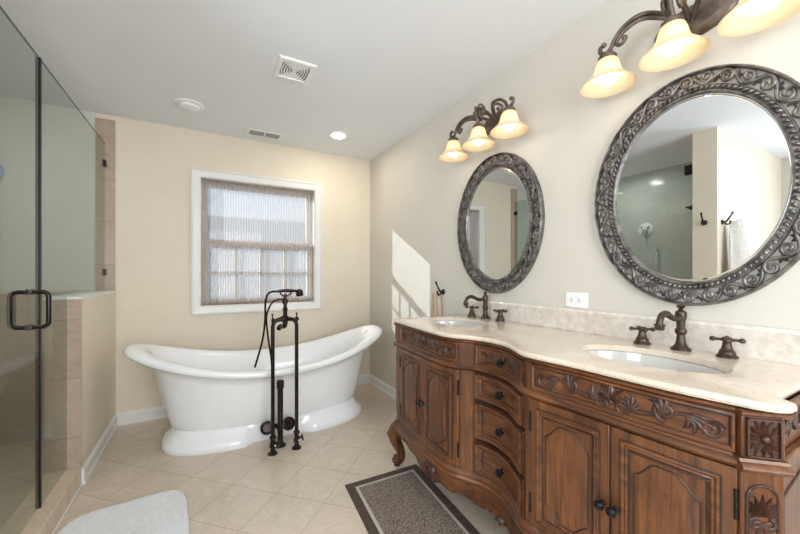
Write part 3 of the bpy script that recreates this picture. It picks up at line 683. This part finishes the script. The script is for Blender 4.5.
# cabriole feet
def foot(px, py, dx, dy):
    d = V(dx, dy, 0).normalized()
    q = [(-.04, .27), (-.01, .25), (.028, .225), (.044, .19), (.036, .148), (.016, .11), (.004, .078), (.008, .05), (.024, .030)]
    pts = cat_interp([(px + d.x * a, py + d.y * a, z) for a, z in q], 4)
    R = [.040, .048, .05, .044, .035, .029, .026, .028, .029]; rr = cat_interp([(r, 0, 0) for r in R], 4)
    m = MB(); m.tube(pts, [p.x for p in rr], 14); l = m.build('leg', M['wood'], vc, smooth=60)
    m = MB(); s_ = V(-d.y, d.x, 0); c = V(px + d.x * .036, py + d.y * .036, .036)
    pr = [c + d * x + V(0, 0, z) for x, z in spiral(0, 0, .029, -PI / 2, 1.4, -1)]
    for sd_ in (-.016, .016): m.tube([p + s_ * sd_ for p in pr], [.007] * 23, 8)
    for k in (-1, 0, 1):
        m.tube([V(px, py, 0) + d * a + s_ * (k * .014) + V(0, 0, z) for a, z in ((.07, .245), (.086, .2), (.07, .155), (.046, .12))], [.003, .007, .006, .002], 8)
    m.tube([c + V(0, 0, -.018) - d * .004, (c.x - d.x * .004, c.y - d.y * .004, 0)], [.016, .019], 14)
    m.build('scroll_toe', M['carve'], l, smooth=60)
foot(1.075, 1.875, -.62, .6); foot(1.075, .262, -.7, -.7); foot(1.50, 1.84, .1, 1); foot(1.50, .28, .1, -1)

# counter top with two sink cut-outs
def offset_loop(L, d):
    n = len(L); out = []
    for i in range(n):
        a, b, c = L[i - 1], L[i], L[(i + 1) % n]
        t = ((b - a).normalized() + (c - b).normalized()).normalized(); out.append(b + Vector((-t.y, t.x)) * d)
    return out
edge = [Vector((fx(y), y)) for y in yspan(1.85, .30, 90)]
rc = [Vector((1.040, .276)), Vector((1.050, .254)), Vector((1.062, .237)), Vector((1.077, .226)), Vector((1.092, .222)), Vector((1.108, .226)), Vector((1.118, .238)), Vector((1.128, .252)), Vector((1.15, .258))]
lc = [Vector((1.15, 1.862)), Vector((1.118, 1.868)), Vector((1.105, 1.882)), Vector((1.092, 1.896)), Vector((1.075, 1.902)), Vector((1.055, 1.899)), Vector((1.036, 1.889)), Vector((1.018, 1.874))]
loop = [Vector((XR - .002, 1.862))] + lc + edge + rc + [Vector((XR - .002, .258))]    # runs +Y end -> front -> -Y end
SK = [(1.275, 1.58), (1.288, .600)]; SA, SB = .142, .212
def ell(c, a, b, n=56): return [Vector((c[0] + a * math.cos(2 * PI * k / n), c[1] + b * math.sin(2 * PI * k / n))) for k in range(n)]
ct = thing('vanity_countertop', (1.3, 1.03, CZ - .021), 'cream marble countertop with rounded serpentine edge on the walnut vanity', 'countertop')
prof = [(.009, CZ), (.004, CZ - .001), (.001, CZ - .004), (0, CZ - .009), (.001, CZ - .0135), (.005, CZ - .016), (.006, CZ - .019), (.009, CZ - .021)]
bm = bmesh.new(); loops = []
for d, z in prof: loops.append([bm.verts.new((p.x, p.y, z)) for p in offset_loop(loop, d)])
for A, B in zip(loops, loops[1:]):
    for i in range(len(A)): bm.faces.new((A[i], A[(i + 1) % len(A)], B[(i + 1) % len(B)], B[i]))
NP = len(prof)
for li, z in ((0, CZ), (NP - 1, CZ - .021)):
    es = [bm.edges.get((loops[li][i], loops[li][(i + 1) % len(loop)])) for i in range(len(loop))]
    for c in SK:
        vs = [bm.verts.new((p.x, p.y, z)) for p in ell(c, SA, SB)]; loops.append(vs)
        es += [bm.edges.new((vs[i], vs[(i + 1) % len(vs)])) for i in range(len(vs))]
    bmesh.ops.triangle_fill(bm, use_beauty=True, use_dissolve=False, edges=es)
for k in (0, 1):
    A, B = loops[len(prof) + k], loops[len(prof) + 2 + k]
    for i in range(len(A)): bm.faces.new((A[i], A[(i + 1) % len(A)], B[(i + 1) % len(A)], B[i]))
bmesh.ops.recalc_face_normals(bm, faces=bm.faces)
me = bpy.data.meshes.new('slab'); bm.to_mesh(me); bm.free(); me.materials.append(M['marble'])
for p in me.polygons: p.use_smooth = True
me.set_sharp_from_angle(angle=math.radians(35))
o = bpy.data.objects.new('slab', me); COL.objects.link(o); o.parent = ct; o.matrix_parent_inverse = world_of(ct).inverted()
m = MB(); m.grid([[(XR - .001, y, CZ), (XR - .021, y, CZ), (XR - .021, y, CZ + .088), (XR - .023, y, CZ + .092), (XR - .021, y, CZ + .099), (XR - .016, y, CZ + .104), (XR - .001, y, CZ + .105)] for y in (.26, 2.0)], True, True, True)
# (the splash ends at the left end of the top)
m.v = [(x, min(y, 1.86), z) for x, y, z in m.v]; m.build('backsplash', M['splash'], ct, smooth=30)
for i, c in enumerate(SK):
    sk = thing('sink_basin', (c[0], c[1], CZ - .16), ('white undermount oval basin under the far mirror, nearer the tub', 'white undermount oval basin under the large near mirror')[i], 'sink', 'oval undermount sinks')
    rows = []
    for a, b, z in ((.014, .014, CZ - .0248), (.002, .002, CZ - .0252), (.0, .0, CZ - .04), (-.012, -.015, CZ - .09), (-.035, -.05, CZ - .125), (-.07, -.11, CZ - .145), (-.112, -.178, CZ - .15)):
        rows.append([(p.x, p.y, z) for p in ell(c, SA + a, SB + b)])
    MB().grid(rows, True, False, True).build('bowl', M['porcelain'], sk, smooth=60, solid=.006)
    MB().lathe([(.024, 0), (.024, .003), (.012, .004), (.012, .002)], (c[0], c[1], CZ - .1465), seg=20).build('drain', M['faucet'], sk)
# faucets
def faucet(x, y, sp, label):
    CZ = globals()['CZ'] + .0006; f = thing('sink_faucet', (x, y, CZ), label, 'faucet', 'widespread faucets on the vanity')
    m = MB(); m.lathe([(.031, 0), (.031, .004), (.026, .009), (.02, .016), (.0155, .024), (.0135, .04), (.0125, .055), (.0165, .06), (.0185, .068), (.0165, .076), (.0125, .081), (.0135, .1), (.0165, .115), (.0185, .127), (.0165, .138), (.009, .144), (.006, .15), (.011, .154), (.014, .159), (.009, .164), (0, .165)], (x, y, CZ), seg=22)
    b = m.build('body', M['faucet'], f)
    m = MB(); m.tube(cat_interp([(x - .005, y, CZ + .125), (x - .04, y, CZ + .116), (x - .075, y, CZ + .124), (x - .108, y, CZ + .138), (x - .138, y, CZ + .133), (x - .154, y, CZ + .112), (x - .155, y, CZ + .094)], 5), [.0135, .0115, .0105] + [.0105] * 28, 12)
    m.lathe([(.0125, 0), (.0145, .004), (.0145, .012), (.0165, .016), (.0165, .02)], (x - .155, y, CZ + .084), seg=16); m.build('spout', M['faucet'], f)
    for s_ in (1, -1):
        yy = y + s_ * sp; m = MB(); m.lathe([(.029, 0), (.029, .004), (.024, .008), (.021, .016), (.0215, .02), (.017, .024), (.013, .036), (.011, .05), (.015, .054), (.015, .062), (.011, .066), (0, .067)], (x, yy, CZ), seg=20)
        h = m.build('handle', M['faucet'], f)
        m = MB(); a0 = .5 + s_ * .2
        for k in range(4):
            a = a0 + k * PI / 2; c = V(x, yy, CZ + .058); e_ = c + V(math.cos(a), math.sin(a), 0) * .036
            m.tube([c, c.lerp(e_, .6), e_], [.006, .0045, .0055], 8); m.ball(e_, .0085)
        m.build('cross_arm', M['faucet'], h)
faucet(1.515, 1.603, .124, 'dark bronze faucet with cross handles on the far sink, nearer the tub')
faucet(1.51, .592, .128, 'dark bronze faucet with cross handles on the near sink')

# ------------------------------------------------------------------ mirrors
def mirror(yc, zc, label):
    t0 = thing('oval_mirror', (XR, yc, zc), label, 'mirror', 'oval mirrors over the sinks')
    A, B, a, b = .354, .433, .263, .345
    def mp(th, r, d):                                         # r 0 inner edge .. 1 outer edge
        return V(XR - d, yc + (a + (A - a) * r) * math.cos(th), zc + (b + (B - b) * r) * math.sin(th))
    N = 120; ths = [2 * PI * k / N for k in range(N + 1)]
    def ringp(mb, prof): mb.grid([[mp(t, r, d) for r, d in prof] for t in ths], True)
    m = MB(); ringp(m, [(.88, .002), (.88, .022), (.90, .028), (.94, .029), (.975, .024), (1, .016), (1, .002)]); fr = m.build('frame', M['frame'], t0, smooth=50)
    m = MB(); ringp(m, [(.0, .002), (0, .012), (.04, .019), (.10, .02), (.14, .016), (.28, .016), (.30, .021), (.335, .021), (.35, .014), (.35, .002)]); m.build('inner_rim', M['frame'], t0, smooth=50)
    m = MB(); nb = 110
    for k in range(nb):
        th = 2 * PI * k / nb; c0 = mp(th - .018, .16, .019); c1 = mp(th + .018, .27, .019); m.tube([c0, (c0 + c1) / 2 + V(-.003, 0, 0), c1], [.003, .0062, .003], 6)
    m.build('rope_bead', M['frame'], t0, smooth=60)
    m = MB(); U = 34; dt = 2 * PI / U
    def sp(th, r, R, a0, turns, sg, n=20, r0=.2):
        out = []
        for i in range(n + 1):
            rr = R * (1 - (1 - r0) * i / n); an = a0 + sg * 2 * PI * turns * i / n
            out.append((th + rr * math.cos(an) * .235, r + rr * math.sin(an) * .95))
        return out
    def mt(pts, rad, d=.016): 
        m.tube([mp(u, v, d) for u, v in pts], rad, 7, True, up=(-1, 0, 0), flat=.8)
    for k in range(U):
        th = k * dt + .07; sg = 1 if k % 2 == 0 else -1
        c_ = .615
        mt([(th - dt * .5 + dt * i / 10, c_ + .23 * math.cos(PI * (i / 10 - .5)) * sg) for i in range(11)], [.0058] * 11)
        mt(sp(th + dt * .04, c_ - .03 * sg, .25, PI / 2 * sg, 1.2, -sg), [.0066 * (1 - .3 * i / 20) for i in range(21)], .018)
        lm = lambda u, v, d, th=th: mp(th + u * 2.7, c_ + v * 10.5, d + .010)
        for da, L_ in ((0, .026), (.8, .022), (-.8, .022)): leaf(m, lm, dt * .5 / 2.7, -.004 * sg, sg * PI / 2 + da, L_, .006, .011, curl=.4 * da)
    m.build('scrollwork', M['frame'], t0, smooth=60)
    m = MB(); m.grid([[(XR - d, yc + (a + .012) * rr * math.cos(t), zc + (b + .012) * rr * math.sin(t)) for t in ths[:-1]] for d, rr in ((.003, .001), (.003, 1), (.008, 1), (.008, .955), (.0095, .94), (.0095, .001))], True, True, True)
    m.build('mirror_glass', M['mirror'], t0, smooth=0)
mirror(1.584, 1.509, 'oval mirror in pierced scrollwork frame above the far sink, nearer the tub')
mirror(.595, 1.513, 'oval mirror in pierced scrollwork frame above the near sink')

# ------------------------------------------------------------------ vanity lights
def sconce(yc, SP, label):
    t0 = thing('vanity_light', (XR, yc, 2.13), label, 'wall light', 'three-shade wall lights')
    XS_ = 1.425; zt = 2.075
    m = MB(); rows = []
    for d, s_ in ((.0, 1), (.012, 1), (.02, .93), (.022, .86), (.03, .78), (.034, .6), (.035, .01)):
        rows.append([(XR - .001 - d, yc + .125 * s_ * math.cos(2 * PI * k / 40), 2.135 + .062 * s_ * math.sin(2 * PI * k / 40)) for k in range(40)])
    m.grid(rows, True, True, True); bp = m.build('backplate', M['fixture'], t0, smooth=45)
    bm_ = lambda u, v, d: V(XR - .034 - d, yc + u, 2.135 + v)
    for s_ in (1, -1):
        m = MB(); mtube(m, bm_, spiral(s_ * .06, .0, .022, PI / 2, 1.3, s_), .0035, 0); leaf(m, bm_, s_ * .035, -.012, PI / 2 - s_ * 1.5, .05, .01, .006)
        m.build('relief_scroll', M['fixture'], bp, smooth=60)
    m = MB()
    for s_ in (1, -1):                                       # side arms: two parallel bars sweeping out, ending in scrolls
        A = cat_interp([(XR - .035, yc + s_ * .01, 2.13), (1.50, yc + s_ * .05, 2.165), (1.44, yc + s_ * .10, 2.178), (1.425, yc + s_ * (SP - .07), 2.165), (1.425, yc + s_ * (SP - .03), 2.135), (1.425, yc + s_ * (SP - .013), 2.105), (1.425, yc + s_ * (SP + .008), 2.096), (1.425, yc + s_ * (SP + .027), 2.108), (1.425, yc + s_ * (SP + .029), 2.128), (1.425, yc + s_ * (SP + .015), 2.134)], 5)
        m.tube(A, [.0085] * (len(A) - 8) + [.0085 - .0002 * i for i in range(8)], 10); m.ball(A[-1], .0105)
        B = cat_interp([(1.50, yc + s_ * .045, 2.148), (1.44, yc + s_ * .10, 2.160), (1.425, yc + s_ * .155, 2.147), (1.425, yc + s_ * .188, 2.118), (1.425, yc + s_ * .18, 2.102), (1.425, yc + s_ * .163, 2.104), (1.425, yc + s_ * .158, 2.118)], 5)
        m.tube(B, .0075, 10); m.ball(B[-1], .0105)
        m.tube([(XS_, yc + s_ * SP, 2.10), (XS_, yc + s_ * SP, 2.08)], .008, 10)
    C = cat_interp([(XR - .035, yc, 2.14), (1.51, yc, 2.17), (1.45, yc, 2.19), (1.405, yc, 2.17), (1.41, yc, 2.13), (1.425, yc, 2.10), (1.425, yc, 2.08)], 6); m.tube(C, .009, 10)
    for s_ in (1, -1):
        D = [(1.435 + x, yc + s_ * .022, 2.155 + z) for x, z in spiral(0, 0, .032, -PI / 2, 1.4, -1)]; m.tube(D, .0072, 10); m.ball(D[-1], .0105)
        m.tube(cat_interp([(1.47, yc + s_ * .018, 2.15), (1.44, yc + s_ * .03, 2.185), (1.42, yc + s_ * .02, 2.2), (1.41, yc + s_ * .012, 2.185)], 4), .006, 8)
    m.build('arm', M['fixture'], t0, smooth=60)
    for k in (-1, 0, 1):
        c = (XS_, yc + k * SP, zt)
        MB().lathe([(.012, .018), (.026, .014), (.028, .008), (.034, .003), (.034, -.008), (.028, -.01), (.012, -.008)], c, seg=24).build('shade_holder', M['fixture'], t0)
        pr = [(.026, -.004), (.036, -.012), (.043, -.03), (.047, -.05), (.054, -.068), (.063, -.078), (.068, -.082), (.085, -.098), (.098, -.110), (.100, -.1135), (.097, -.113), (.083, -.0975), (.066, -.084), (.061, -.079), (.052, -.069), (.045, -.05), (.041, -.03), (.034, -.014), (.025, -.008)]
        s_ = MB().lathe(pr, c, seg=40, cap=False).build('lamp_shade', M['shade'], t0, smooth=60)
        m = MB(); m.lathe([(.013, -.012), (.013, -.045)], c, seg=14); m.build('socket', M['white'], t0)
        MB().lathe([(.012, -.045), (.016, -.052), (.027, -.066), (.031, -.08), (.029, -.094), (.02, -.105), (.008, -.11), (0, -.1105)], c, seg=22).build('bulb', M['bulb'], t0, smooth=60)
sconce(1.566, .238, 'bronze three-shade wall light above the far mirror, nearer the tub')
sconce(.583, .224, 'bronze three-shade wall light above the near mirror, cut by the photo edge')

# ------------------------------------------------------------------ ceiling fittings
sm = thing('ceiling_dome', (-.095, 2.975, H), 'unlit white round dome on the ceiling left of the air register', 'ceiling fixture')
MB().lathe([(.098, 0), (.098, -.006), (.09, -.012), (.074, -.013)], (-.095, 2.975, H), seg=36).build('trim_ring', M['white'], sm)
MB().lathe([(.072, -.01), (.067, -.026), (.045, -.036), (0, -.04)], (-.095, 2.975, H), seg=36).build('dome', M['white'], sm)
dl = thing('recessed_light', (1.045, 2.965, H), 'lit recessed downlight in the ceiling near the far corner', 'ceiling light')
MB().lathe([(.058, -.001), (.058, -.008), (.07, -.012), (.088, -.008), (.09, -.0)], (1.045, 2.965, H), seg=36, cap=False).build('trim_ring', M['white'], dl)
MB().lathe([(.058, -.004), (.052, -.012), (.03, -.018), (0, -.02)], (1.045, 2.965, H), seg=30).build('lamp', M['can'], dl)
d2 = thing('recessed_light', (-1.15, 2.35, H), 'lit recessed downlight in the shower ceiling, seen in the near mirror', 'ceiling light')
MB().lathe([(.058, -.001), (.058, -.008), (.07, -.012), (.088, -.008), (.09, -.0)], (-1.15, 2.35, H), seg=36, cap=False).build('trim_ring', M['white'], d2)
MB().lathe([(.058, -.004), (.052, -.012), (.03, -.018), (0, -.02)], (-1.15, 2.35, H), seg=30).build('lamp', M['can2'], d2)
vx, vy = .48, 2.155
ev = thing('exhaust_vent', (vx, vy, H), 'square white ceiling exhaust grille with rows of slots', 'ceiling vent')
m = MB(); s2 = .108
rows = []
for cx, cy in ((-1, -1), (1, -1), (1, 1), (-1, 1), (-1, -1)):
    rows.append([(vx + cx * i, vy + cy * i * 1.08, H - d) for i, d in ((s2, 0), (s2, .006), (s2 - .006, .012), (s2 - .028, .012), (s2 - .03, .006), (s2 - .03, .0))])
m.grid(rows, True); m.build('frame', M['white'], ev, smooth=20)
MB().box(vx - .08, vx + .08, vy - .088, vy + .088, H - .006, H - .001).build('grille', M['white'], ev)
for k in range(5):                                            # bow-tie of curved slots either side of a plain centre
    for s_ in (1, -1):
        u = .014 + .0142 * k; hh = .014 + .0142 * k
        MB().tube([(vx + s_ * (u + .008 * (1 - t_ * t_)), vy + hh * t_, H - .0064) for t_ in (-1, -.6, -.2, .2, .6, 1)], .0026, 6).build('slot', M['dark'], ev)
rg = thing('air_register', (.468, 3.27, H), 'narrow white ceiling air register with two dark slotted openings', 'air register')
m = MB(); m.box(.31, .626, 3.20, 3.335, H - .006, H - .0005); m.build('plate', M['white'], rg, bevel=.003)
for xa, xb in ((.345, .463), (.474, .592)):
    MB().box(xa, xb, 3.222, 3.313, H - .0075, H - .0055).build('opening', M['slotg'], rg)
m = MB()
for k in range(16): x = .352 + .0155 * k; m.box(x, x + .003, 3.224, 3.311, H - .01, H - .007)
m.build('louvres', M['white'], rg)

# ------------------------------------------------------------------ small things on the walls
ou = thing('wall_outlet', (XR, 1.05, 1.072), 'white horizontal duplex outlet plate between the mirrors above the backsplash', 'outlet')
MB().box(XR - .006, XR, .99, 1.107, 1.033, 1.107).build('plate', M['white'], ou, bevel=.003)
for y in (1.032, 1.072):
    r = MB().lathe([(.016, 0), (.016, .004), (0, .0045)], (XR - .005, y, 1.07), (-1, 0, 0), 18).build('socket', M['white'], ou)
    m = MB()
    for dy, dz in ((0, .006), (0, -.006)): m.box(XR - .0105, XR - .009, y - .005, y + .004, 1.07 + dz - .0012, 1.07 + dz + .0012)
    m.ball((XR - .0095, y - .009, 1.07), .0018, .0022, .0022, 8, 5); m.build('slot', M['dark'], r)
def hook(o, n, label, name='robe_hook'):
    o = V(*o); n = V(*n); h = thing(name, o, label, 'hook', None)
    m = MB(); m.lathe([(.022, 0), (.02, .006), (.012, .012), (.008, .02)], o, n, 16); b = m.build('base', M['bronze'], h)
    m = MB(); m.tube(cat_interp([o + n * .012, o + n * .03 + V(0, 0, .005), o + n * .05 + V(0, 0, .035), o + n * .068 + V(0, 0, .07)], 5), [.007] * 10 + [.006] * 6, 8); m.ball(o + n * .069 + V(0, 0, .072), .0095)
    m.tube(cat_interp([o + n * .012, o + n * .03 + V(0, 0, -.02), o + n * .05 + V(0, 0, -.018), o + n * .055 + V(0, 0, .0)], 5), .0065, 8); m.ball(o + n * .055, .0085)
    m.build('prong', M['bronze'], h); return h
hook((XR, 2.135, 1.06), (-1, 0, 0), 'dark bronze hook holding the striped towel beyond the vanity')
hook((XL, 1.305, 1.64), (1, 0, 0), 'dark bronze empty hook on the wall end, seen in the near mirror')
hook((-.70, 1.22, 1.64), (0, -1, 0), 'dark bronze hook holding the cream towel, seen in the near mirror')
def towel(c, t, n, wt, wb, z1, z0, m_, label, ph=0, full=1.):
    c, t, n = V(*c), V(*t), V(*n); rows = []
    for i in range(15):
        s_ = i / 14; wd = wt + (wb - wt) * s_ ** .6; row = []
        for k in range(25):
            u = -1 + k / 12; dep = .016 + .012 * math.cos(u * PI * 3.2 + ph) * (.4 + .6 * s_) + .016 * (1 - u * u) * (1 - s_ * .5)
            row.append(c + t * (u * wd) + n * (dep * (1 + (full - 1) * (.35 + .65 * s_))) + V(0, 0, z1 + (z0 - z1) * s_ - .02 * abs(u) * (1 - s_)))
        rows.append(row)
    o = MB().grid(rows).build('hanging_towel', m_, None, smooth=70, solid=.007); return tag(o, label, 'towel')
towel((XR, 2.205, 0), (0, 1, 0), (-1, 0, 0), .042, .085, 1.05, .70, M['towel'], 'beige striped hand towel hanging on the wall beyond the vanity')
towel((-.77, 1.22, 0), (1, 0, 0), (0, -1, 0), .035, .15, 1.66, .75, M['towelw'], 'cream bath towel on a hook by the shower, seen in the near mirror', 1, 6.5)

# ------------------------------------------------------------------ floor mats
fm = thing('vanity_mat', (.9, 1.4, 0), 'gray speckled floor mat with dark border before the vanity', 'mat')
A = V(.692, 1.852); B = V(1.158, 1.838); dv = V(-.085, -1.0).normalized() * .95
def quad(i, z0, z1):
    ex = (B - A).normalized(); ey = dv.normalized(); p = [A + ex * i + ey * i, B - ex * i + ey * i, B - ex * i + dv - ey * i, A + ex * i + dv - ey * i]
    return MB().add([(q.x, q.y, z) for z in (z0, z1) for q in p], [(3, 2, 1, 0), (4, 5, 6, 7)] + [(k, (k + 1) % 4, 4 + (k + 1) % 4, 4 + k) for k in range(4)])
quad(0, 0, .007).build('binding', M['matb'], fm, bevel=.002)
quad(.046, .001, .0082).build('light_band', M['matl'], fm, bevel=.001)
quad(.062, .001, .0092).build('center', M['matc'], fm, bevel=.001)
rows = []; cx, cy, hw, hd, rr = -.315, 1.85, .255, .415, .09
rim = []
for k in range(96):
    t = 2 * PI * k / 96; c, s_ = math.cos(t), math.sin(t); e = 5.5
    rim.append((math.copysign(abs(c) ** (2 / e), c), math.copysign(abs(s_) ** (2 / e), s_)))
ra = .06; rnd = random.Random(2)
for f, z in ((1.0, .001), (1.01, .008), (1.0, .017), (.97, .022)) + tuple((1 - .04 * k, .022) for k in range(2, 25)) + ((.02, .022),):
    rows.append([(cx + (hw * f * x) * math.cos(ra) - (hd * f * y) * math.sin(ra), cy + (hw * f * x) * math.sin(ra) + (hd * f * y) * math.cos(ra), z + rnd.uniform(-.0025, .0025) * (z > .015)) for x, y in rim])
rg_ = MB().grid(rows, True, True, True).build('bath_rug', M['rugw'], None, smooth=80); tag(rg_, 'fluffy white bath rug with rounded corners beside the shower curb', 'rug')
